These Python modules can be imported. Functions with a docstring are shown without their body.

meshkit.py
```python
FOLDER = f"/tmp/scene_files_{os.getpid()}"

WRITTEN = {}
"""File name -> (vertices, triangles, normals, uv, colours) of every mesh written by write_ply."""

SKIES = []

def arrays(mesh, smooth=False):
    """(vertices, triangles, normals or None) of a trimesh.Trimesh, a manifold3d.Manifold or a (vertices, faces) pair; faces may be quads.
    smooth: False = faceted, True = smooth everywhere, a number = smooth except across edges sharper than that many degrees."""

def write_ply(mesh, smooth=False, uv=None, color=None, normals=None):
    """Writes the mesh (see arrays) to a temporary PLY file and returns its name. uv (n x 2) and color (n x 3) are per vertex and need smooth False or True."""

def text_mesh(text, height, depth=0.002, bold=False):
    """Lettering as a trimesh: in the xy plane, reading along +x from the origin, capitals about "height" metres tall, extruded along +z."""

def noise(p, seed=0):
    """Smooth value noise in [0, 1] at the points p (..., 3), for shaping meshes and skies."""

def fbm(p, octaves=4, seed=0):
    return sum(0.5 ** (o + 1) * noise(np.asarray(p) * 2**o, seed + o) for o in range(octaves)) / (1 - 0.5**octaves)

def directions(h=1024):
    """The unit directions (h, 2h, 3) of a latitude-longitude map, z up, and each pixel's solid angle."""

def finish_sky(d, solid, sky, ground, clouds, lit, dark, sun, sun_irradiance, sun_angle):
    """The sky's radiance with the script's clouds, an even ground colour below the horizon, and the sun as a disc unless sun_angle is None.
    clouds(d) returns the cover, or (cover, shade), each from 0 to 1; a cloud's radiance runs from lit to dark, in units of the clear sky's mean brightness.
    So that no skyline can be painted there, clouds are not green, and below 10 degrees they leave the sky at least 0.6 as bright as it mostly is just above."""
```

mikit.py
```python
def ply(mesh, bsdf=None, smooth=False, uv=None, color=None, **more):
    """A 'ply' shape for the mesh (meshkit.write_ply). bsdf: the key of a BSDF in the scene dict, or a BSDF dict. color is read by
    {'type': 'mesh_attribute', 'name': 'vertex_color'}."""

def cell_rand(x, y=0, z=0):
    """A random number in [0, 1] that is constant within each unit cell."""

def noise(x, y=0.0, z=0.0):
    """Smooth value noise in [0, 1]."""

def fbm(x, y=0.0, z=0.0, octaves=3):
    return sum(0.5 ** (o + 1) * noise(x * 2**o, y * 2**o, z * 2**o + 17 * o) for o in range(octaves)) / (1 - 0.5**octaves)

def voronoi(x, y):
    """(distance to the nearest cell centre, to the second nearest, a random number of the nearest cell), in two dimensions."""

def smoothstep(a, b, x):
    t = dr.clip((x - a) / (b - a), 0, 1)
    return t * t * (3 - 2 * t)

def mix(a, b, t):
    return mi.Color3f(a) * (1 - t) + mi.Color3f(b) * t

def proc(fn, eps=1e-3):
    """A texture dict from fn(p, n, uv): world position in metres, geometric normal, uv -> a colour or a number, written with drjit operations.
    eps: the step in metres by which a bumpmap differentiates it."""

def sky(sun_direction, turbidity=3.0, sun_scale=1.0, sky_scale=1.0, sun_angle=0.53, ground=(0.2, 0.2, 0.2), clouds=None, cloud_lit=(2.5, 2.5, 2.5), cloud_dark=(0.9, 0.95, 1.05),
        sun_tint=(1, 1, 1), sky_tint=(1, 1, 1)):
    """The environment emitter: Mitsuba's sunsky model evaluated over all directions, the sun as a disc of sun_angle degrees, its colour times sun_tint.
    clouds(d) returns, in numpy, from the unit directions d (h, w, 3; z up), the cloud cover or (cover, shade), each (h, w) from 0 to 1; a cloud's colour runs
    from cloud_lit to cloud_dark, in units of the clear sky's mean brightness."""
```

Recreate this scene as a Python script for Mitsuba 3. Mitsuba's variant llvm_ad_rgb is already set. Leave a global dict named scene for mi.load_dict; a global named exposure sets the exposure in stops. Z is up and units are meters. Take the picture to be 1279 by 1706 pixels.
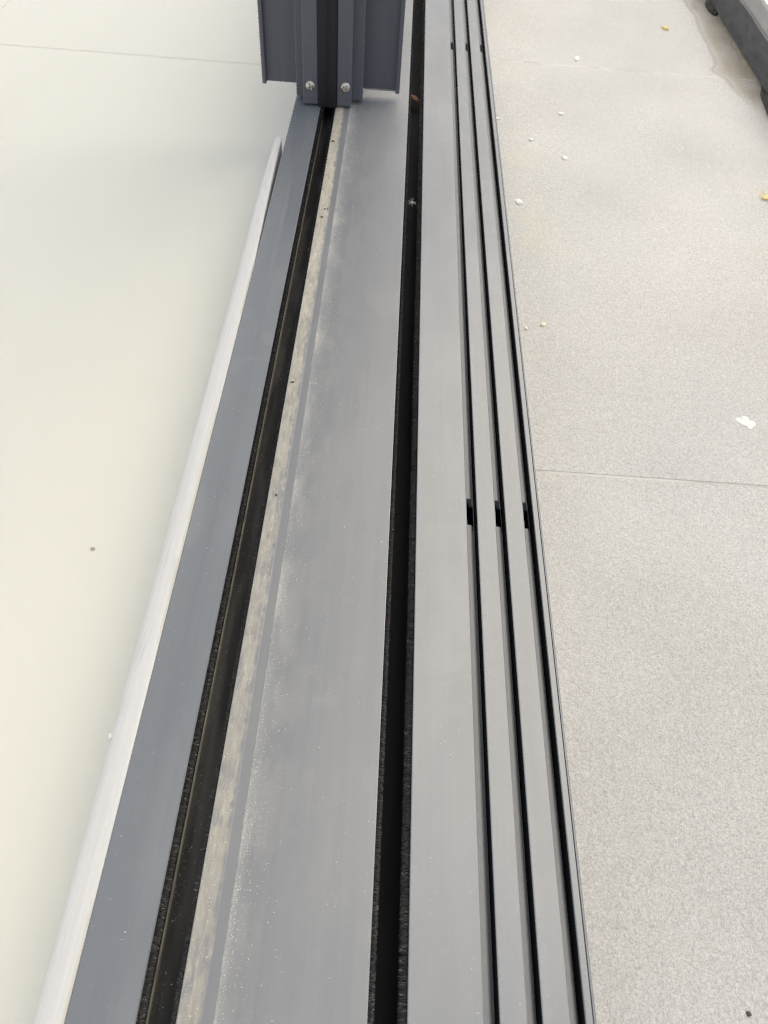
import math
import numpy as np, trimesh, manifold3d as m3, drjit as dr, mitsuba as mi
import mikit, meshkit
from mikit import proc, noise, fbm, voronoi, cell_rand, smoothstep, mix
from shapely.geometry import Polygon

rng = np.random.default_rng(7)
T = mi.ScalarTransform4f
scene, labels = {'type': 'scene'}, {}

# ------------------------------------------------------------------ camera, sky, exposure
FWD, DOWN = np.array([0.01952524, 0.62321615, -0.78180585]), np.array([0.06680565, -0.7810206, -0.62092175])
EYE = np.array([0, 0, 0.30])
scene['camera'] = {'type': 'thinlens', 'fov': math.degrees(2 * math.atan(639.5 / 1280)), 'fov_axis': 'x', 'near_clip': 0.02, 'far_clip': 60.0,
                   'aperture_radius': 0.0006, 'focus_distance': 0.36,
                   'to_world': T().look_at(origin=EYE.tolist(), target=(EYE + FWD).tolist(), up=(-DOWN).tolist())}
scene['sky'] = mikit.sky((0.62, 0.78, 1.15), turbidity=3, sun_scale=0.55, sun_angle=56, clouds=lambda d: 1.0, cloud_lit=(2.40, 2.5, 2.66), sun_tint=(0.93, 0.985, 1.04))
exposure = 1.58

# ------------------------------------------------------------------ helpers
def numbered(name):
    key, k = name, 0
    while key in scene or any(x.startswith(key + '__') for x in scene) or key in labels:
        k += 1
        key = f'{name}_{k:03d}'
    return key

def thing(name, label, cat, group=None):
    key = numbered(name)
    labels[key] = {'label': label, 'category': cat}
    if group: labels[key]['group'] = group
    return key

def obj(name, mesh, m, parent=None, label=None, cat=None, group=None, kind=None, smooth=False, **kw):
    key = numbered(parent + '__' + name if parent else name)
    scene[key] = mikit.ply(mesh, m, smooth, **kw)
    l = {}
    if label: l['label'] = label
    if cat: l['category'] = cat
    if group: l['group'] = group
    if kind: l['kind'] = kind
    if l: labels[key] = l
    return key

def extrude(poly, y0, y1):
    """polygon in (x, z) metres swept along the track, y0..y1"""
    m = trimesh.creation.extrude_polygon(Polygon(poly), y1 - y0, engine='earcut')
    v = np.array(m.vertices)
    m.vertices = np.c_[v[:, 0], y1 - v[:, 2], v[:, 1]]
    return m

def bevelled(x0, x1, z0, z1, c=0.0004, low=False):
    """section of a bar whose two top edges are eased"""
    b = c if low else 0
    pts = [(x0, z0 + b), (x0 + b, z0), (x1 - b, z0), (x1, z0 + b)] if low else [(x0, z0), (x1, z0)]
    k = 0.293 * c        # the outward edge carries a plain chamfer
    return pts + [(x1, z1 - 0.00055), (x1 - 0.0005, z1), (x0 + c, z1), (x0 + k, z1 - k), (x0, z1 - c)]

def undercut(x0, x1, z0):
    """a bar in the drain cover: its inner side is cut back under a thin lip"""
    c = 0.0004
    return [(x0 + 2.4e-3, z0), (x1, z0), (x1, -0.55e-3), (x1 - 0.5e-3, 0), (x0 + c, 0), (x0 + 0.1e-3, -0.1e-3), (x0, -c), (x0, -0.6e-3), (x0 + 2.0e-3, -1.0e-3), (x0 + 2.4e-3, -1.6e-3)]

def box(x0, x1, y0, y1, z0, z1):
    m = trimesh.creation.box((x1 - x0, y1 - y0, z1 - z0))
    m.apply_translation(((x0 + x1) / 2, (y0 + y1) / 2, (z0 + z1) / 2))
    return m

def bar(x0, x1, y0, y1, z0, z1, c):
    """box with all edges chamfered"""
    p = []
    for s in ((c, c, 0), (c, 0, c), (0, c, c)):
        for x in (x0 + s[0], x1 - s[0]):
            for y in (y0 + s[1], y1 - s[1]):
                for z in (z0 + s[2], z1 - s[2]):
                    p.append((x, y, z))
    return m3.Manifold.hull_points(np.array(p))

def lump(size, seed, sub=3, amp=0.35, freq=2.2):
    m = trimesh.creation.icosphere(subdivisions=sub, radius=1.0)
    v = np.array(m.vertices)
    n = meshkit.fbm(v * freq + 11.3 * seed, 3, seed) - 0.5
    m.vertices = v * (1 + amp * 2 * n[:, None]) * np.asarray(size)
    return m

def at(m, x, y, z, rz=0.0, rx=0.0):
    m = m.copy()
    m.apply_transform(trimesh.transformations.rotation_matrix(rx, (1, 0, 0)))
    m.apply_transform(trimesh.transformations.rotation_matrix(rz, (0, 0, 1)))
    m.apply_translation((x, y, z))
    return m

# ------------------------------------------------------------------ materials
def mat(key, **kw):
    scene[key] = {'type': 'twosided', 'bsdf': {'type': 'principled', **kw}}

def bumpy(key, scale, fn, eps=2e-4, **kw):
    scene[key] = {'type': 'twosided', 'bsdf': {'type': 'bumpmap', 'arbitrary': {**proc(fn, eps)}, 'scale': scale, 'bsdf': {'type': 'principled', **kw}}}

def rgb(*c):
    return {'type': 'rgb', 'value': list(c)}

def specks(x, y, cell, share, radius):
    """1 inside rare small grains of about the given radius (metres)"""
    d, _, r = voronoi(x / cell, y / cell)
    size = radius / cell * (0.45 + 0.9 * dr.abs(r / share - 0.5))
    return dr.select(r < share, smoothstep(1.25, 0.6, d / size), 0.0)

def film_col(base):
    def fn(p, n, uv):
        b = 0.97 + 0.06 * fbm(p.x * 60, p.y * 9, p.z * 60) + 0.05 * (noise(p.x * 1700, p.y * 22) - 0.5) + 0.04 * (noise(p.x * 500, p.y * 6) - 0.5)
        c = mi.Color3f(base) * b
        film = smoothstep(0.45, 0.75, fbm(p.x * 45 + 3, p.y * 22, 1.7)) * 0.06
        wipe = fbm(p.x * 38 + 0.6 * noise(p.y * 9), p.y * 3.1, 6.0)          # faint long wipe marks
        drip = smoothstep(0.62, 0.72, noise(p.x * 120, p.y * 95, 4.0)) * smoothstep(0.6, 0.75, noise(p.x * 30, p.y * 14, 2.0))
        film = film + 0.05 * smoothstep(0.48, 0.74, wipe) + 0.03 * drip
        s = 0.55 * specks(p.x, p.y, 0.006, 0.05, 0.00026) + 0.5 * specks(p.x + 0.3, p.y, 0.011, 0.3, 0.0002)
        return mix(c, (0.62, 0.61, 0.57), dr.minimum(film + s, 1))
    return fn
plain_col = film_col((0.178, 0.193, 0.215))
dusty_col = film_col((0.250, 0.260, 0.278))

def plain_rough(p, n, uv):
    return 0.26 + 0.08 * fbm(p.x * 38 + 0.6 * noise(p.y * 9), p.y * 6, 4.0)

def middle_col(p, n, uv):
    x, y = p.x * 1000, p.y
    w = 1.2 * (noise(y * 34, 2.0) - 0.5) + 0.7 * (noise(y * 120, 7.0) - 0.5)
    base = dusty_col(p, n, uv) * (0.84 + 0.08 * smoothstep(-36, -10, x)) 
    ragged = 1.2 * (fbm(y * 90, 3.0) - 0.5) + 1.2 * (noise(y * 420, 5.0) - 0.5)
    strip = smoothstep(-51.4, -50.6, x) * smoothstep(-43.2, -45.0, x + ragged)
    near = smoothstep(0.75, 0.15, y)
    body = (0.60 + 0.36 * smoothstep(0.22, 0.5, y)) * (0.72 + 0.56 * fbm(p.x * 300, y * 70, 2.0))
    line1 = smoothstep(0.55, 0.1, dr.abs(x + 48.2 - 2.0 * w)) * (0.3 + 0.7 * noise(y * 60, 3.0))
    line2 = smoothstep(0.4, 0.05, dr.abs(x + 46.6 + 1.6 * w)) * noise(y * 45, 9.0)
    hole = smoothstep(0.5, 0.75, fbm(p.x * 500, y * 150, 8.0)) * (0.12 + 0.88 * near)
    d1 = strip * dr.clip(body * (1 - 0.6 * hole) + 0.35 * line1 + 0.25 * line2, 0, 1)
    col = mix(base, mix((0.37, 0.34, 0.275), (0.58, 0.545, 0.465), fbm(p.x * 700, y * 260, 5.0)), d1)
    # powdery dust swept to the other side of the clean wheel path
    fade = smoothstep(-39.6, -39.0, x) * (0.42 * dr.exp(-dr.abs(x + 39) / 2.0) * (0.4 + noise(p.y * 70)) + 0.32 * dr.exp(-dr.abs(x + 39) / 9.0) * smoothstep(0.35, 0.75, fbm(p.x * 160, y * 60, 6.0)))
    grain = 0.45 + 0.75 * noise(p.x * 2600, y * 2600)
    col = mix(col, (0.60, 0.58, 0.53), dr.clip(fade * grain, 0, 1))
    s = dr.exp(-dr.abs(x + 38) / 6.0) * smoothstep(-39.6, -38.9, x)
    col = mix(col, (0.82, 0.8, 0.74), dr.clip(specks(p.x, p.y, 0.0011, 0.2, 0.00022) * dr.clip(s + strip * 0.6, 0, 1), 0, 1))
    return col

def middle_rough(p, n, uv):
    x = p.x * 1000
    clean = smoothstep(-44.0, -42.8, x) * smoothstep(-38.9, -39.6, x)
    return dr.clip(0.31 + 0.1 * fbm(p.x * 70, p.y * 14, 4.0) + 0.35 * smoothstep(-30, -39, x) * (1 - clean) , 0, 0.9)

def fine_bump(p, n, uv):
    return noise(p.x * 1400, p.y * 1400, p.z * 1400) + 0.5 * noise(p.x * 3000, p.y * 3000)

bumpy('m_sill', 0.00003, fine_bump, base_color=proc(plain_col), roughness=proc(plain_rough), specular=0.8, clearcoat=0.4, clearcoat_gloss=0.6)
bumpy('m_sill_outer', 0.00002, fine_bump, base_color=proc(dusty_col), roughness=proc(plain_rough), specular=0.8, clearcoat=0.4, clearcoat_gloss=0.6)
bumpy('m_sill_dirty', 0.00004, fine_bump, base_color=proc(middle_col), roughness=proc(middle_rough), specular=0.75, clearcoat=0.3, clearcoat_gloss=0.6)

def groove_col(p, n, uv):
    b = 0.9 + 0.2 * fbm(p.x * 200, p.y * 30, p.z * 60)
    return mix(mix((0, 0, 0), (0.25, 0.257, 0.27), b), (0.6, 0.58, 0.54), 0.7 * specks(p.x, p.y, 0.004, 0.1, 0.0002))
mat('m_groove', base_color=proc(groove_col), roughness=0.42, specular=0.5)

def channel_col(p, n, uv):
    f = fbm(p.x * 250, p.y * 28, p.z * 200)
    c = mix((0.018, 0.0175, 0.018), (0.058, 0.054, 0.052), smoothstep(0.3, 0.75, f))
    grit = smoothstep(0.55, 0.78, fbm(p.x * 300, p.y * 90, 3.0)) * specks(p.x, p.y, 0.0009, 0.3, 0.0002)
    return mix(c, (0.55, 0.52, 0.46), dr.clip(0.6 * grit + 0.7 * specks(p.x, p.y, 0.004, 0.15, 0.00025), 0, 1))
mat('m_channel', base_color=proc(channel_col), roughness=0.5, specular=0.25)

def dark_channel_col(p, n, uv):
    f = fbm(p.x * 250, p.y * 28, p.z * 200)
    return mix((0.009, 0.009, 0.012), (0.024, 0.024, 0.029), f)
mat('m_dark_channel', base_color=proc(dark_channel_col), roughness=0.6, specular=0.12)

def brass_col(p, n, uv):
    return mix((0.14, 0.13, 0.115), (0.36, 0.34, 0.29), fbm(p.x * 900, p.y * 160, p.z * 900))
mat('m_rail', base_color=proc(brass_col), roughness=0.4, metallic=0.3, specular=0.5)
mat('m_brush', base_color={'type': 'mesh_attribute', 'name': 'vertex_color'}, roughness=0.55, specular=0.4)
mat('m_black', base_color=rgb(0.008, 0.008, 0.009), roughness=0.7, specular=0.3)

def trim_col(p, n, uv):
    g = fbm(p.x * 700, p.y * 16, p.z * 700)
    c = mix((0.66, 0.655, 0.64), (0.78, 0.775, 0.765), g)
    mark = smoothstep(0.6, 0.78, fbm(p.x * 160 + 5, p.y * 26, 2.0)) * smoothstep(0.3, 0.2, p.y)
    c = mix(c, (0.4, 0.4, 0.4), 0.35 * mark * noise(p.x * 1500, p.y * 200))
    scratch = smoothstep(0.74, 0.84, noise(p.x * 2200 + 3 * noise(p.y * 30), p.y * 24, p.z * 2200)) * smoothstep(0.45, 0.65, noise(p.x * 80, p.y * 13, 8.0))
    c = mix(c, (0.5, 0.49, 0.48), 0.25 * scratch)
    edge = smoothstep(-0.0882, -0.0872, p.x) * smoothstep(0.35, 0.6, noise(p.y * 22, 5.0))
    c = mix(c, (0.52, 0.49, 0.38), 0.55 * edge)
    return mix(c, (0.16, 0.15, 0.14), 0.7 * specks(p.x, p.y, 0.012, 0.3, 0.0002))
bumpy('m_trim', 0.00012, lambda p, n, uv: fbm(p.x * 500, p.y * 20, p.z * 500) , base_color=proc(trim_col), roughness=0.5, specular=0.4)

def inner_tile_col(p, n, uv):
    f = fbm(p.x * 7, p.y * 2.2, 1.0) * 0.7 + 0.3 * fbm(p.x * 40, p.y * 11, 3.0)
    c = mix((0.78, 0.765, 0.68), (0.825, 0.81, 0.725), f)
    return c
mat('m_inner_tile', base_color=proc(inner_tile_col), roughness=0.28, specular=0.45)

def inner_grout_col(p, n, uv):
    return mix((0.4, 0.39, 0.35), (0.5, 0.48, 0.43), noise(p.x * 200, p.y * 200))
mat('m_inner_grout', base_color=proc(inner_grout_col), roughness=0.9)

def stone_grain(p):
    a, b = p.x + 0.0006 * noise(p.x * 800, p.y * 800, 8.0), p.y + 0.0006 * noise(p.x * 800, p.y * 800, 9.0)
    return 0.42 * noise(a * 1900, b * 1900) + 0.2 * noise(a * 800 + b * 90, b * 800, 3.0) + 0.45 * noise(b * 3100, a * 3100, 5.0)

def outer_tile_col(p, n, uv):
    g = stone_grain(p)
    big = fbm(p.x * 11, p.y * 11, 2.0)
    c = mix((0.405, 0.402, 0.394), (0.665, 0.662, 0.65), dr.clip(1.45 * (g - 0.535) + 0.5 + 0.4 * (big - 0.5), 0, 1))
    warm = 0.6 * smoothstep(0.45, 0.7, fbm(p.x * 8 + 4, p.y * 8, 6.0))
    c = mix(c, mi.Color3f(c) * mi.Color3f(1.01, 0.995, 0.97), warm)
    # dried muddy run-off along the foot of the stone step
    e = 0.022 + 0.03 * fbm(p.x * 10, p.y * 16, 9.0) * smoothstep(0.8, 0.95, p.y) + 0.012 * smoothstep(0.02, 0, dr.abs(p.y - 0.93))
    q = (0.389 - p.x)
    mud = smoothstep(e, e * 0.45, q) * (0.55 + 0.45 * noise(p.x * 60, p.y * 40)) * smoothstep(0.80, 0.88, p.y)
    rim = smoothstep(0.004, 0.0, dr.abs(q - e * 0.8)) * smoothstep(0.84, 0.9, p.y)
    c = mix(c, (0.33, 0.285, 0.215), 0.8 * mud)
    c = mix(c, (0.27, 0.24, 0.22), 0.35 * rim)
    yel = smoothstep(0.6, 0.78, fbm(p.x * 24, p.y * 18, 12.0)) * smoothstep(0.16, 0.1, p.x)
    c = mix(c, (0.62, 0.59, 0.42), 0.22 * yel)
    return c
bumpy('m_outer_tile', 0.00004, lambda p, n, uv: stone_grain(p), base_color=proc(outer_tile_col), roughness=0.62, specular=0.4)

def outer_grout_col(p, n, uv):
    return mix((0.5, 0.49, 0.46), (0.85, 0.83, 0.76), smoothstep(0.3, 0.6, noise(p.x * 70, p.y * 70)) * (1 - smoothstep(0.6, 0.5, p.y) * (0.6 + 0.3 * smoothstep(0.17, 0.22, p.x))))
mat('m_outer_grout', base_color=proc(outer_grout_col), roughness=0.9)

def door_col(p, n, uv):
    return mix((0.098, 0.102, 0.124), (0.118, 0.122, 0.147), fbm(p.x * 900, p.y * 400, p.z * 10))
bumpy('m_door', 0.00003, lambda p, n, uv: noise(p.x * 1300, p.y * 1300, p.z * 1300), base_color=proc(door_col), roughness=0.42, specular=0.5)
mat('m_rubber', base_color=proc(lambda p, n, uv: mix((0.008, 0.008, 0.011), (0.018, 0.019, 0.023), noise(p.x * 1600, p.z * 14))), roughness=0.5, specular=0.4)
mat('m_screw', base_color=proc(lambda p, n, uv: mix((0.55, 0.52, 0.45), (0.72, 0.7, 0.64), noise(p.x * 900, p.y * 900, p.z * 900))), roughness=0.28, metallic=0.9)
scene['m_glass'] = {'type': 'thindielectric', 'int_ior': 1.5}

def step_col(p, n, uv):
    f = fbm(p.x * 300, p.y * 60, p.z * 130)
    c = mix((0.055, 0.056, 0.062), (0.14, 0.14, 0.15), f)
    return mix(c, (0.22, 0.2, 0.17), 0.6 * smoothstep(-0.034, -0.041, p.z) * noise(p.y * 60, p.z * 100))
bumpy('m_step', 0.0008, lambda p, n, uv: fbm(p.x * 300, p.y * 90, p.z * 160), base_color=proc(step_col), roughness=0.7)
mat('m_step_rim', base_color=proc(lambda p, n, uv: mix((0.2, 0.2, 0.2), (0.3, 0.3, 0.3), fbm(p.x * 200, p.y * 60, p.z * 200))), roughness=0.6)
mat('m_step_top', base_color=proc(lambda p, n, uv: mix((0.66, 0.66, 0.65), (0.8, 0.8, 0.79), fbm(p.x * 40, p.y * 30))), roughness=0.5)
mat('m_underside', base_color=proc(lambda p, n, uv: mix((0.02, 0.02, 0.018), (0.09, 0.085, 0.07), fbm(p.x * 300, p.y * 120, p.z * 300))), roughness=0.85)
mat('m_mortar', base_color=proc(lambda p, n, uv: mix((0.24, 0.21, 0.16), (0.42, 0.38, 0.31), fbm(p.x * 200, p.y * 90, p.z * 200))), roughness=0.9)

# ------------------------------------------------------------------ floors
ZF = -0.042
obj('outdoor_floor', box(0.088, 2.6, -0.8, 3.4, ZF - 0.03, ZF - 0.0003), 'm_outer_grout', kind='structure')
gx, gy, j = 0.0895, 0.312, 0.0009
for i in range(4):
    for k in range(-2, 5):
        x0, x1, y0, y1 = gx + 0.6 * i, gx + 0.6 * (i + 1), gy + 0.6 * k, gy + 0.6 * (k + 1)
        dz = rng.uniform(-0.0002, 0.0002)
        obj('tile', bar(x0 + j, x1 - j, y0 + j, y1 - j, ZF - 0.009, ZF + dz, 0.0003), 'm_outer_tile', 'outdoor_floor')
obj('indoor_floor', box(-3.2, -0.0885, -0.8, 3.4, ZF - 0.03, ZF - 0.001), 'm_inner_grout', kind='structure')
for i in range(-4, 1):
    for k in range(-1, 2):
        x0, y0 = -0.4415 + 0.6 * i, 0.853 - 1.2 + 1.2 * k
        x1 = min(x0 + 0.6, -0.0885)
        obj('tile', bar(x0 + 0.0005, x1 - 0.0005, y0 + 0.0005, y0 + 1.1995, ZF - 0.009, ZF + rng.uniform(-0.0001, 0.0001), 0.0005), 'm_inner_tile', 'indoor_floor')

# ------------------------------------------------------------------ the door sill
Y0, Y1 = -0.45, 2.6
S = thing('door_sill', 'grey aluminium sliding door sill with two brush lined slots and three drain grooves', 'door sill')
mm = 0.001
inner = [(-86.6, -2.6), (-64.1, -2.6), (-64.1, -0.6), (-64.6, 0)]
inner += [(x, -0.16 * (1 - math.tanh((x + 75.2) / 1.5)) + 0.16 * (1 - math.tanh(9.2 / 1.5))) for x in np.linspace(-66, -84, 37)] + [(-86.2, -0.32), (-86.6, -0.7)]
obj('inner_rail', extrude(np.array(inner) * mm, Y0, Y1), 'm_sill', S, smooth=20)
middle = [(-51.2, -2.6), (10.6, -2.6), (10.6, -0.35), (10.5, -0.1), (10.2, 0), (-38.9, 0), (-39.5, -0.3), (-43.1, -0.3), (-43.7, 0), (-50.8, 0), (-51.1, -0.1), (-51.2, -0.35)]
obj('middle_plate', extrude(np.array(middle) * mm, Y0, Y1), 'm_sill_dirty', S, label='wide middle plate with a beige dirt strip and powdery dust')
obj('outer_plate', extrude(bevelled(23.7 * mm, 49.2 * mm, -9 * mm, 0), Y0, Y1), 'm_sill_outer', S)
obj('slat', extrude(undercut(54.25 * mm, 63.7 * mm, -9 * mm), Y0, Y1), 'm_sill_outer', S)
obj('slat', extrude(undercut(68.55 * mm, 78.05 * mm, -9 * mm), Y0, Y1), 'm_sill_outer', S)
obj('outer_lip', extrude([(84.6 * mm, -9 * mm), (85.45 * mm, -9 * mm), (85.45 * mm, -0.3 * mm), (85.2 * mm, 0), (83.2 * mm, 0), (82.95 * mm, -0.3 * mm), (82.95 * mm, -1.0 * mm), (84.3 * mm, -1.4 * mm), (84.6 * mm, -1.8 * mm)], Y0, Y1), 'm_sill_outer', S)
obj('outer_edge', extrude(bevelled(85.85 * mm, 86.9 * mm, -41.8 * mm, -0.7 * mm, 0.0002), Y0, Y1), 'm_sill', S)
GZ = -5.6 * mm
DR = [0.2466 + 0.59 * k for k in range(-1, 4)]
FZ, KN = -4.3, 2.2
for a, b in ((49.2, 54.25), (63.7, 68.55), (78.05, 82.95)):
    sec = [(a + 0.01, FZ), (a + 0.01, FZ - 2.4), (a + 1.2, FZ - 2.4), (a + 3.0, -11.4), (b + 0.5, -11.4), (b + 0.5, -10.0), (a + 4.0, -10.0), (a + 3.5, FZ - 2.4), (a + 3.4, FZ - 1.3), (a + 3.1, FZ - 0.65), (a + 2.6, FZ - 0.22), (a + KN, FZ)]
    e = extrude(np.array(sec) * mm, Y0, Y1)
    m = m3.Manifold(m3.Mesh(np.array(e.vertices, np.float32), np.array(e.faces, np.uint32)))
    holes = []
    for yc in DR:
        x0, x1 = (a - 0.1) * mm, (a + 3.3) * mm
        r = 0.0009
        L = 0.0172
        cyl = [m3.Manifold.cylinder(0.02, r, r, 20).translate((x, y, -0.0155)) for x in (x0 + r, x1 + 0.0006) for y in (yc - L / 2 + r, yc + L / 2 - r)]
        m = m - m3.Manifold.batch_hull(cyl)
    holes.append((x0, x1, yc, L))
    obj('groove_floor', m, 'm_groove', S, smooth=40)
    for x0, x1, yc, L in holes:
        if 0 < yc < 1.1:
            x0 = a * mm
            w = 0.0004
            ring = m3.Manifold.cube((x1 - x0 + 0.0012, L + 2 * w, 0.004)).translate((x0 + 0.0001, yc - L / 2 - w, (FZ - 6.6) * mm))
            ring = ring - m3.Manifold.cube((x1 - x0 + 0.0004, L, 0.0038)).translate((x0 + 0.0005, yc - L / 2, (FZ - 6.2) * mm))
            obj('drain_slot', ring, 'm_black', S)
for x0, x1 in ((54.3, 56.0), (68.6, 70.3), (83.0, 84.2)):   # black strip added as painted shade on the undercut side of each groove
    obj('groove_shade_strip', extrude(np.array([(x0, -9.98), (x1, -9.98), (x1, -1.8), (x0 + 0.5, -0.95), (x0, -0.9)]) * mm, Y0, Y1), 'm_black', S)
# channels under the two slots
def channel(x0, x1, z, m, wide=3.0):
    x0, x1, t = x0 * mm, x1 * mm, 1.2 * mm
    w = wide * mm
    pts = [(x0 - w - t, z - t), (x1 + w + t, z - t), (x1 + w + t, -2.62 * mm), (x1 + w, -2.62 * mm), (x1 + w, z + 2 * mm), (x1 + w - 2 * mm, z), (x0 - w + 2 * mm, z), (x0 - w, z + 2 * mm), (x0 - w, -2.62 * mm), (x0 - w - t, -2.62 * mm)]
    return obj('channel', extrude(pts, Y0, Y1), m, S)
channel(-64.1, -51.2, -11 * mm, 'm_channel', 1.0)
channel(10.6, 23.7, -24 * mm, 'm_dark_channel', 1.0)
obj('guide_rail', extrude(np.array([(-63.2, -10.98), (-61.9, -10.98), (-61.95, -9.2), (-62.1, -9.0), (-62.5, -9.0), (-62.7, -9.2)]) * mm, Y0, Y1), 'm_rail', S, label='thin brownish metal guide rail in the left slot')
obj('sill_body', extrude(np.array([(-86.4, -41.9), (85.7, -41.9), (85.7, -27), (-86.4, -27)]) * mm, Y0, Y1), 'm_black', S)
obj('side_web', extrude(np.array([(-86.5, -26.9), (-85.3, -26.9), (-85.3, -2.62), (-86.5, -2.62)]) * mm, Y0, Y1), 'm_sill', S)

# brush piles: thousands of short bent fibres along each slot edge
def brush(x, side, n, length, zr, seed, grey=0.2):
    r = np.random.default_rng(seed)
    y = r.uniform(-0.02, 1.25, n)
    # more fibres where the camera... no: even along the strip, denser rows only
    L = length * r.uniform(0.65, 1.15, n)
    z0 = r.uniform(zr[0], zr[1], n)
    bend = r.normal(0, 0.35, n)
    lift = r.normal(0.1, 0.3, n)
    w = r.uniform(0.00006, 0.00012, n)
    p0 = np.c_[np.full(n, x), y, z0]
    p1 = p0 + np.c_[side * L * 0.55, bend * L * 0.4, lift * L * 0.5]
    p2 = p0 + np.c_[side * L, bend * L, lift * L * 0.55 - 0.1 * L]
    off = np.c_[np.zeros(n), w, np.zeros(n)]
    offz = np.c_[np.zeros(n), np.zeros(n), w]
    V, F, C = [], [], []
    shade = np.where(r.random(n) < grey, r.uniform(0.03, 0.10, n), r.uniform(0.008, 0.03, n))
    tip = np.where(r.random(n) < 0.02, r.uniform(0.25, 0.6, n), shade)
    for o in (off, offz):
        b = sum(len(v) for v in V)
        V += [p0 - o, p0 + o, p1 - o, p1 + o, p2 - o * 0.5, p2 + o * 0.5]
        i = np.arange(n)
        k = [b + i + q * n for q in range(6)]
        F += [np.c_[k[0], k[1], k[3]], np.c_[k[0], k[3], k[2]], np.c_[k[2], k[3], k[5]], np.c_[k[2], k[5], k[4]]]
        for q in range(6):
            s = shade if q < 4 else tip
            C.append(np.c_[s, s, s * 0.98])
    return trimesh.Trimesh(np.vstack(V), np.vstack(F), process=False), np.vstack(C)

for x, side, L, zr, sd in ((-64.15, 1, 2.5, (-2.4, -1.0), 1), (-51.15, -1, 1.9, (-2.4, -0.8), 2), (10.65, 1, 2.0, (-2.2, -0.6), 3), (23.75, -1, 3.0, (-3.4, -1.2), 4)):
    m, c = brush(x * mm, side, 24000, L * mm, np.array(zr) * mm, sd)
    obj('brush_strip', m, 'm_brush', S, color=c, kind='stuff')
for x0, x1, z0, z1 in ((-64.15, -62.6, -5.0, -2.65), (-52.4, -51.15, -5.0, -2.65), (10.6, 11.6, -4.5, -2.65), (21.8, 23.65, -5.5, -3.6)):
    obj('brush_backing', extrude(np.array([(x0, z0), (x1, z0), (x1, z1), (x0, z1)]) * mm, Y0, Y1), 'm_black', S)

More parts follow.
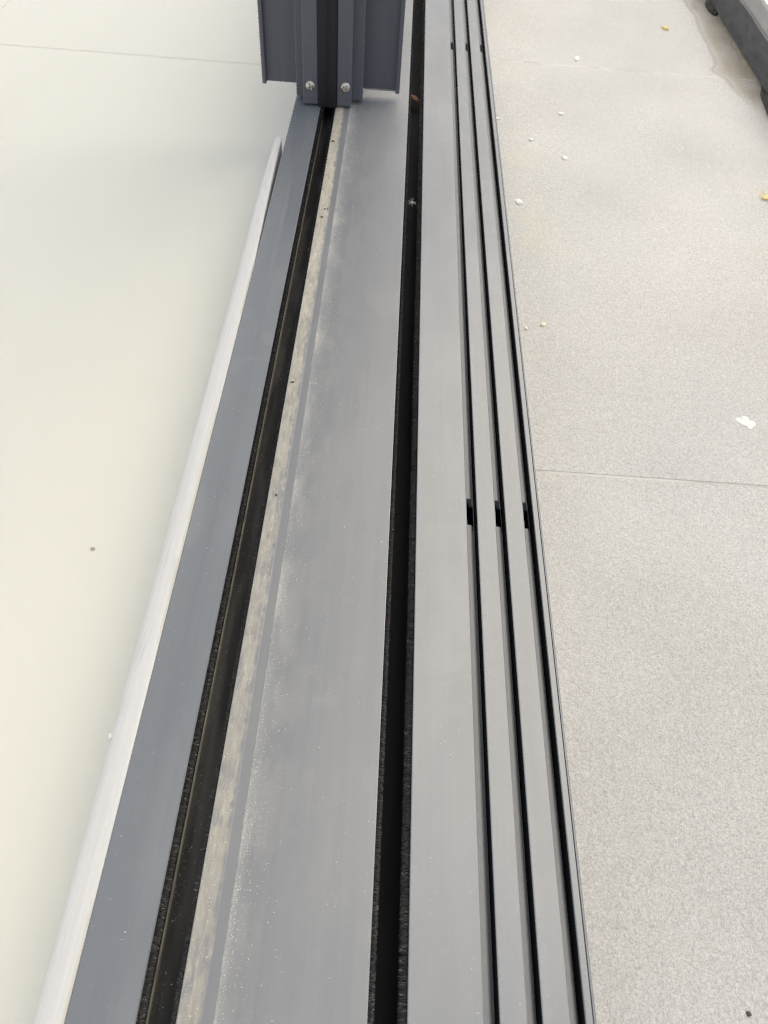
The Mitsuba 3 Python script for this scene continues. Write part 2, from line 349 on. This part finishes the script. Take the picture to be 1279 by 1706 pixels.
# ------------------------------------------------------------------ white trim along the inner side of the sill
def trim_mesh():
    ys = np.concatenate([np.linspace(-0.45, 0.499, 660), np.linspace(0.50, 0.64, 90)])
    prof = [(-86.8, -40), (-86.8, -0.5), (-87.3, -0.25), (-89.0, -0.2), (-91.0, -0.35), (-93.0, -0.7), (-94.8, -1.3), (-96.0, -2.1), (-96.9, -3.4), (-97.3, -5.0), (-97.6, -12), (-98.0, -41.8)]
    P = np.array(prof) * mm
    rows = []
    for y in ys:
        q = P.copy()
        t = np.clip((y - 0.50) / 0.14, 0, 1)
        e = np.clip((y - 0.612) / 0.028, 0, 1)                # rounded end
        k = (1 - 0.38 * np.clip((y - 0.44) / 0.17, 0, 1)) * math.sqrt(max(1 - e * e, 0.0)) + 0.02
        q[:, 0] = -97.9 * mm + (q[:, 0] + 97.9 * mm) * k
        q[:, 1] = q[:, 1] - 5 * mm * t ** 2 - 6 * mm * e ** 2 * (q[:, 1] > -0.02)
        wob = 0.0007 * (meshkit.fbm(np.array([[y * 45, 0.3, 0]]), 4, 3)[0] - 0.5) + 0.0011 * (meshkit.fbm(np.array([[y * 8, 4.3, 0]]), 2, 5)[0] - 0.5)
        nick = -0.0014 * math.exp(-((y - 0.1285) / 0.0025) ** 2) + 0.0008 * math.exp(-((y - 0.1165) / 0.0016) ** 2)
        q[5:, 0] -= (wob + nick) * np.linspace(0.2, 1, len(q) - 5)
        rows.append(np.c_[q[:, 0], np.full(len(q), y), q[:, 1]])
    V = np.vstack(rows)
    n = len(prof)
    a = np.arange(len(ys) - 1)[:, None] * n + np.arange(n - 1)[None]
    a = a.ravel()
    F = np.vstack([np.c_[a, a + 1, a + n + 1], np.c_[a, a + n + 1, a + n]])
    e = (len(ys) - 1) * n
    F = np.vstack([F, [[e, e + k, e + k + 1] for k in range(1, n - 1)]])
    m = trimesh.Trimesh(V, F, process=False)
    m.invert()
    return m
obj('edge_trim', trim_mesh(), 'm_trim', label='white painted rounded edge strip between the cream floor and grey door sill', cat='trim', smooth=50)
obj('paint_chip', at(lump((0.0009, 0.0013, 0.0008), 5), -0.0974, 0.1166, -0.0018), 'm_trim', label='tiny white chip stuck on the outer edge of the white trim', cat='chip', smooth=True)

# ------------------------------------------------------------------ sliding door panel
D = thing('sliding_door', 'dark grey sliding door panel with black rubber strip and two screws standing on the sill', 'sliding door')
TOP = 2.1
def upright(pts, z0, z1=TOP):
    return trimesh.creation.extrude_polygon(Polygon(np.array(pts) * mm), z1 - z0, engine='earcut').apply_translation((0, 0, z0))
c = 0.5
# front block either side of the rubber strip
def block(x0, x1, y0, y1, cl=True, cr=True):
    return [(x0 + c * cl, y0), (x1 - c * cr, y0), (x1, y0 + c * cr), (x1, y1), (x0, y1), (x0, y0 + c * cl)]
obj('stile_face', upright(block(-78.6, -66.2, 674, 683.7), 0.0022), 'm_door', D)
obj('stile_face', upright(block(-50.2, -38.3, 674, 683.7), 0.0022), 'm_door', D)
obj('stile', upright(block(-85.4, -29.2, 684, 699.7), 0.0034), 'm_door', D)
gk = [(-66.0, 683.5), (-66.0, 673.6), (-65.4, 672.9), (-59.2, 672.7), (-58.9, 673.2), (-57.3, 673.2), (-57.0, 672.7), (-50.9, 672.9), (-50.4, 673.6), (-50.4, 683.5)]
obj('rubber_strip', upright(gk, 0.0004), 'm_rubber', D)
obj('back_plate', upright([(-115.9, 700), (2.0, 700), (2.0, 703), (-115.9, 703)], 0.007), 'm_door', D)
obj('side_lip', upright(block(-115.9, -112.6, 694.5, 699.8), 0.0067), 'm_door', D)
obj('side_lip', upright(block(-1.6, 2.0, 694.5, 699.8), 0.0067), 'm_door', D)
obj('end_cap', bar(-0.028, -0.0018, 0.6985, 0.6998, 0.0066, 0.0078, 0.0002), 'm_step_rim', D, label='pale bottom edge of the back plate right of the stile')
obj('bottom_rail', bar(-0.085, -0.030, 0.7032, 1.9, 0.004, 0.075, 0.001), 'm_door', D)
obj('glass_pane', box(-0.0605, -0.0545, 0.7032, 1.9, 0.0752, TOP - 0.07), 'm_glass', D)
obj('top_rail', bar(-0.085, -0.030, 0.7032, 1.9, TOP - 0.0698, TOP, 0.001), 'm_door', D)

def screw(seed):
    prof = [(0, 0), (0.0041, 0), (0.0041, 0.0006), (0.0037, 0.0014), (0.0030, 0.0021), (0.0020, 0.0026), (0, 0.0028)]
    cs = m3.CrossSection([np.array(prof)])
    head = m3.Manifold.revolve(cs, 48)
    a = math.radians(20 + 35 * seed)
    cut = m3.Manifold.batch_hull([m3.Manifold.cube((0.0052, 0.0012, 0.003), True).translate((0, 0, 0.0035)), m3.Manifold.cube((0.0024, 0.0007, 0.001), True).translate((0, 0, 0.0011))])
    cut = cut + cut.rotate((0, 0, 90))
    head = (head - cut).rotate((0, 0, math.degrees(a)))
    return head.rotate((90, 0, 0))          # axis now points to -y
obj('screw', screw(0).translate((-0.0722, 0.6739, 0.0167)), 'm_screw', D, smooth=30)
obj('screw', screw(1).translate((-0.0432, 0.6739, 0.0174)), 'm_screw', D, smooth=30)

# ------------------------------------------------------------------ stone step at the right
P = thing('stone_step', 'low dark grey stone step with pale top at the right of the terrace', 'step')
ys = np.linspace(0.2, 2.6, 240)
def step_face():
    zs = np.linspace(-0.0365, -0.0045, 12)
    Y, Z = np.meshgrid(ys, zs, indexing='ij')
    X = 0.389 + 0.0035 * (meshkit.fbm(np.stack([Y * 30, Z * 60, 0 * Y], -1), 4, 2) - 0.5)
    back = np.full_like(X[:, :1], 0.45)
    grid_x = np.concatenate([back, X, X[:, -1:] + 0.004, back], 1)
    grid_z = np.concatenate([Z[:, :1], Z, Z[:, -1:] + 0.0005, Z[:, -1:] + 0.0005], 1)
    V = np.stack([grid_x, np.repeat(Y[:, :1], grid_x.shape[1], 1), grid_z], -1)
    nr, nc = V.shape[:2]
    a = (np.arange(nr - 1)[:, None] * nc + np.arange(nc - 1)[None]).ravel()
    m = trimesh.Trimesh(V.reshape(-1, 3), np.vstack([np.c_[a, a + 1, a + nc + 1], np.c_[a, a + nc + 1, a + nc]]), process=False)
    return m
obj('riser', step_face(), 'm_step', P, smooth=40)
obj('rim', extrude([(0.3925, -0.0038), (0.4035, 0.0035), (0.408, 0.0035), (0.408, -0.0038)], 0.2, 2.6), 'm_step_rim', P)
obj('top_slab', bar(0.4083, 1.9, 0.2, 2.6, -0.0038, 0.0033, 0.0008), 'm_step_top', P)
obj('core', box(0.4, 1.9, 0.202, 2.598, ZF - 0.001, -0.0052), 'm_black', P)
# mortar bed that peters out where the dark gap shows
def mortar(y0, y1, seed):
    yy = np.linspace(y0, y1, 60)
    n = meshkit.fbm(np.c_[yy * 40, 0 * yy, 0 * yy], 3, seed)
    t = np.minimum(1, 5 * np.minimum((yy - y0), (y1 - yy)) / (y1 - y0))
    xf = 0.392 - 0.007 * n * t
    prof = [np.c_[xf, yy, np.full(60, ZF - 0.0005)], np.c_[xf + 0.002, yy, np.full(60, ZF + 0.003)], np.c_[np.full(60, 0.3995), yy, np.full(60, -0.0362)]]
    V = np.stack(prof, 1).reshape(-1, 3)
    a = np.arange(59) * 3
    F = np.vstack([np.vstack([np.c_[a + k, a + k + 1, a + k + 4], np.c_[a + k, a + k + 4, a + k + 3]]) for k in range(2)])
    return trimesh.Trimesh(V, F, process=False)
obj('mortar', mortar(0.885, 1.10, 3), 'm_mortar', P, smooth=40)
obj('mortar', mortar(1.14, 2.0, 6), 'm_mortar', P, smooth=40)
obj('rough_underside', at(lump((0.010, 0.085, 0.0062), 4, 4, 0.3, 3), 0.389, 0.805, ZF + 0.003, -0.06), 'm_underside', P, smooth=True)
obj('rough_underside', at(lump((0.006, 0.022, 0.0045), 6, 4, 0.35, 3), 0.390, 1.12, ZF + 0.002), 'm_underside', P, smooth=True)

# ------------------------------------------------------------------ litter
mat('m_white_bit', base_color=rgb(0.86, 0.86, 0.83), roughness=0.7)
mat('m_cream_bit', base_color=rgb(0.82, 0.8, 0.6), roughness=0.7)
mat('m_yellow', base_color=proc(lambda p, n, uv: mix((0.78, 0.6, 0.2), (0.88, 0.8, 0.45), noise(p.x * 600, p.y * 600))), roughness=0.6)
mat('m_red_leaf', base_color=proc(lambda p, n, uv: mix((0.12, 0.04, 0.025), (0.3, 0.13, 0.08), noise(p.x * 700, p.y * 700))), roughness=0.6)
mat('m_crumb', base_color=rgb(0.14, 0.08, 0.05), roughness=0.8)
mat('m_speck', base_color=rgb(0.5, 0.44, 0.35), roughness=0.8)
mat('m_pebble', base_color=rgb(0.1, 0.1, 0.09), roughness=0.8)
z = ZF + 0.0006
def bit(name, x, y, size, m, label, cat, seed, group=None):
    obj(name, at(lump(size, seed, 2), x, y, z, seed * 0.7), m, label=label, cat=cat, group=group, smooth=True)
bit('flower_bud', 0.316, 1.041, (0.0033, 0.0048, 0.0022), 'm_yellow', 'small yellowish bud on the paving near the stone step', 'bud', 1)
bit('white_chip', 0.196, 0.931, (0.0063, 0.0027, 0.0011), 'm_white_bit', 'flat white chip just beyond the upper paving joint', 'chip', 2)
bit('white_chip', 0.0985, 0.771, (0.0016, 0.0033, 0.0011), 'm_white_bit', 'white chip on the paving touching the sill edge', 'chip', 3)
bit('white_chip', 0.164, 0.792, (0.0033, 0.0025, 0.0011), 'm_white_bit', 'white chip below the flat one near the upper joint', 'chip', 4)
bit('white_chip', 0.129, 0.733, (0.0021, 0.0021, 0.0011), 'm_white_bit', 'smallest white chip on the upper paving tile', 'chip', 5)
bit('white_chip', 0.158, 0.702, (0.0030, 0.0027, 0.0013), 'm_white_bit', 'round white chip in the middle of the upper tile', 'chip', 6)
bit('white_chip', 0.110, 0.619, (0.0039, 0.0030, 0.0013), 'm_white_bit', 'largest white chip close beside the outer sill edge', 'chip', 7)
bit('cream_petal', 0.116, 0.454, (0.0017, 0.0024, 0.001), 'm_cream_bit', 'larger of two cream petal scraps beside the sill', 'petal', 8)
bit('cream_petal', 0.103, 0.448, (0.0013, 0.0014, 0.0008), 'm_cream_bit', 'smaller cream petal scrap right against the sill edge', 'petal', 9)
bit('pebble', 0.158, 0.039, (0.0009, 0.0009, 0.0007), 'm_pebble', 'tiny dark grey pebble at the near end of the paving', 'pebble', 10)

bit('speck', -0.1456, 0.234, (0.0010, 0.0012, 0.0006), 'm_speck', 'faint brownish speck on the cream indoor floor', 'speck', 11)

def leaf(L, W, curl, seed):
    u, v = np.meshgrid(np.linspace(0, 1, 16), np.linspace(-1, 1, 9), indexing='ij')
    w = W * np.sin(np.pi * u ** 0.8) * (1 + 0.12 * np.sin(9 * u + seed))
    V = np.stack([L * (u - 0.5), v * w, curl * (v ** 2 * w + 0.25 * L * (u - 0.5) ** 2 / L) + 0.0004 * np.sin(7 * u + 3 * v)], -1).reshape(-1, 3)
    a = (np.arange(15)[:, None] * 9 + np.arange(8)[None]).ravel()
    F = np.vstack([np.c_[a, a + 1, a + 10], np.c_[a, a + 10, a + 9]])
    top = trimesh.Trimesh(V, F, process=False)
    low = trimesh.Trimesh(V - [0, 0, 0.00018], F[:, ::-1], process=False)
    return trimesh.util.concatenate([top, low])
obj('leaf', at(leaf(0.011, 0.0036, 0.15, 1), 0.332, 0.657, z + 0.0002, 2.6), 'm_yellow', label='small yellow leaf on the paving at the right edge', cat='leaf', smooth=True)
obj('leaf', at(lump((0.0028, 0.007, 0.0012), 8, 3), 0.0165, 0.742, -0.016, 0.5), 'm_red_leaf', label='dried reddish brown leaf scrap lying inside the right slot', cat='leaf', smooth=True)

def splat():
    r = np.random.default_rng(5)
    ms = [at(lump((s, s * 0.8, 0.0006), k, 3, 0.5, 3), dx, dy, 0, k) for k, (dx, dy, s) in enumerate([(0, 0, .0042), (.004, -.001, .003), (-.0035, .0015, .0024), (.001, .004, .0022), (.002, -.0042, .002)])]
    ms = [m3.Manifold(m3.Mesh(np.array(m.vertices, np.float32), np.array(m.faces, np.uint32))) for m in ms]
    return m3.Manifold.batch_boolean(ms, m3.OpType.Add)
obj('paint_splat', splat().translate((0.2405, 0.367, ZF + 0.0002)), 'm_white_bit', label='ragged white paint splat on the paving at the right', cat='paint splat', smooth=40)

def fluff():
    r = np.random.default_rng(3)
    ms = []
    for k in range(16):
        a, b = r.uniform(0, 6.28), r.uniform(-0.4, 0.8)
        d = np.array([math.cos(a), math.sin(a), b]) * r.uniform(0.002, 0.004)
        ms.append(trimesh.creation.cylinder(0.00016, segment=[-d * 0.3, d], sections=5))
    ms.append(lump((0.0012, 0.0012, 0.001), 2, 2))
    return trimesh.util.concatenate(ms)
obj('lint', at(fluff(), 0.017, 0.551, -0.011), 'm_white_bit', label='tuft of pale lint caught in the right slot', cat='lint')
def legs_crumb(s, seed):
    return lump((s * 0.7, s * 1.3, s * 0.6), seed, 2)
for x, y, s, sd, lab in ((-0.0485, 0.6151, 0.0011, 1, 'reddish brown crumb on the dirt strip nearest the door panel'),
                         (-0.0463, 0.5138, 0.0007, 2, 'left one of two dark crumbs side by side on the dirt strip'),
                         (-0.0444, 0.5148, 0.0007, 3, 'right one of two dark crumbs side by side on the dirt strip'),
                         (-0.0475, 0.5032, 0.0009, 4, 'dark crumb just below the pair on the dirt strip'),
                         (-0.0485, 0.3291, 0.0008, 5, 'dark crumb halfway along the dirt strip'),
                         (-0.0471, 0.2453, 0.0006, 6, 'dark elongated crumb nearest the camera on the dirt strip')):
    obj('crumb', at(legs_crumb(s, sd), x, y, 0.0003, sd), 'm_crumb', label=lab, cat='crumb', smooth=True)

# loose grit lying on the metal
def grit():
    r = np.random.default_rng(11)
    base = trimesh.creation.icosphere(subdivisions=0)
    V, F, k = [], [], 0
    for i in range(1500):
        y = r.uniform(-0.02, 0.75)
        q = r.random()
        if q < 0.5:
            x = -38.8 + r.exponential(6.0)
        elif q < 0.7:
            x = r.uniform(-50.5, -44)
        else:
            x = r.choice([r.uniform(-38, 10), r.uniform(25, 48), r.uniform(-86, -66), r.uniform(55, 63), r.uniform(69, 77)], p=[.4, .3, .2, .05, .05])
        if x > 9.5 and x < 24.5: continue
        s = r.uniform(0.00009, 0.0002) * (1.5 if r.random() < 0.06 else 1)
        v = base.vertices * s * r.uniform(0.6, 1.3, 3)
        V.append(v + [x * mm, y, s * 0.5]); F.append(base.faces + k); k += len(v)
    return trimesh.Trimesh(np.vstack(V), np.vstack(F), process=False)
obj('grit', grit(), 'm_white_bit', label='loose pale dust grains scattered over the grey sill', cat='dust', kind='stuff')
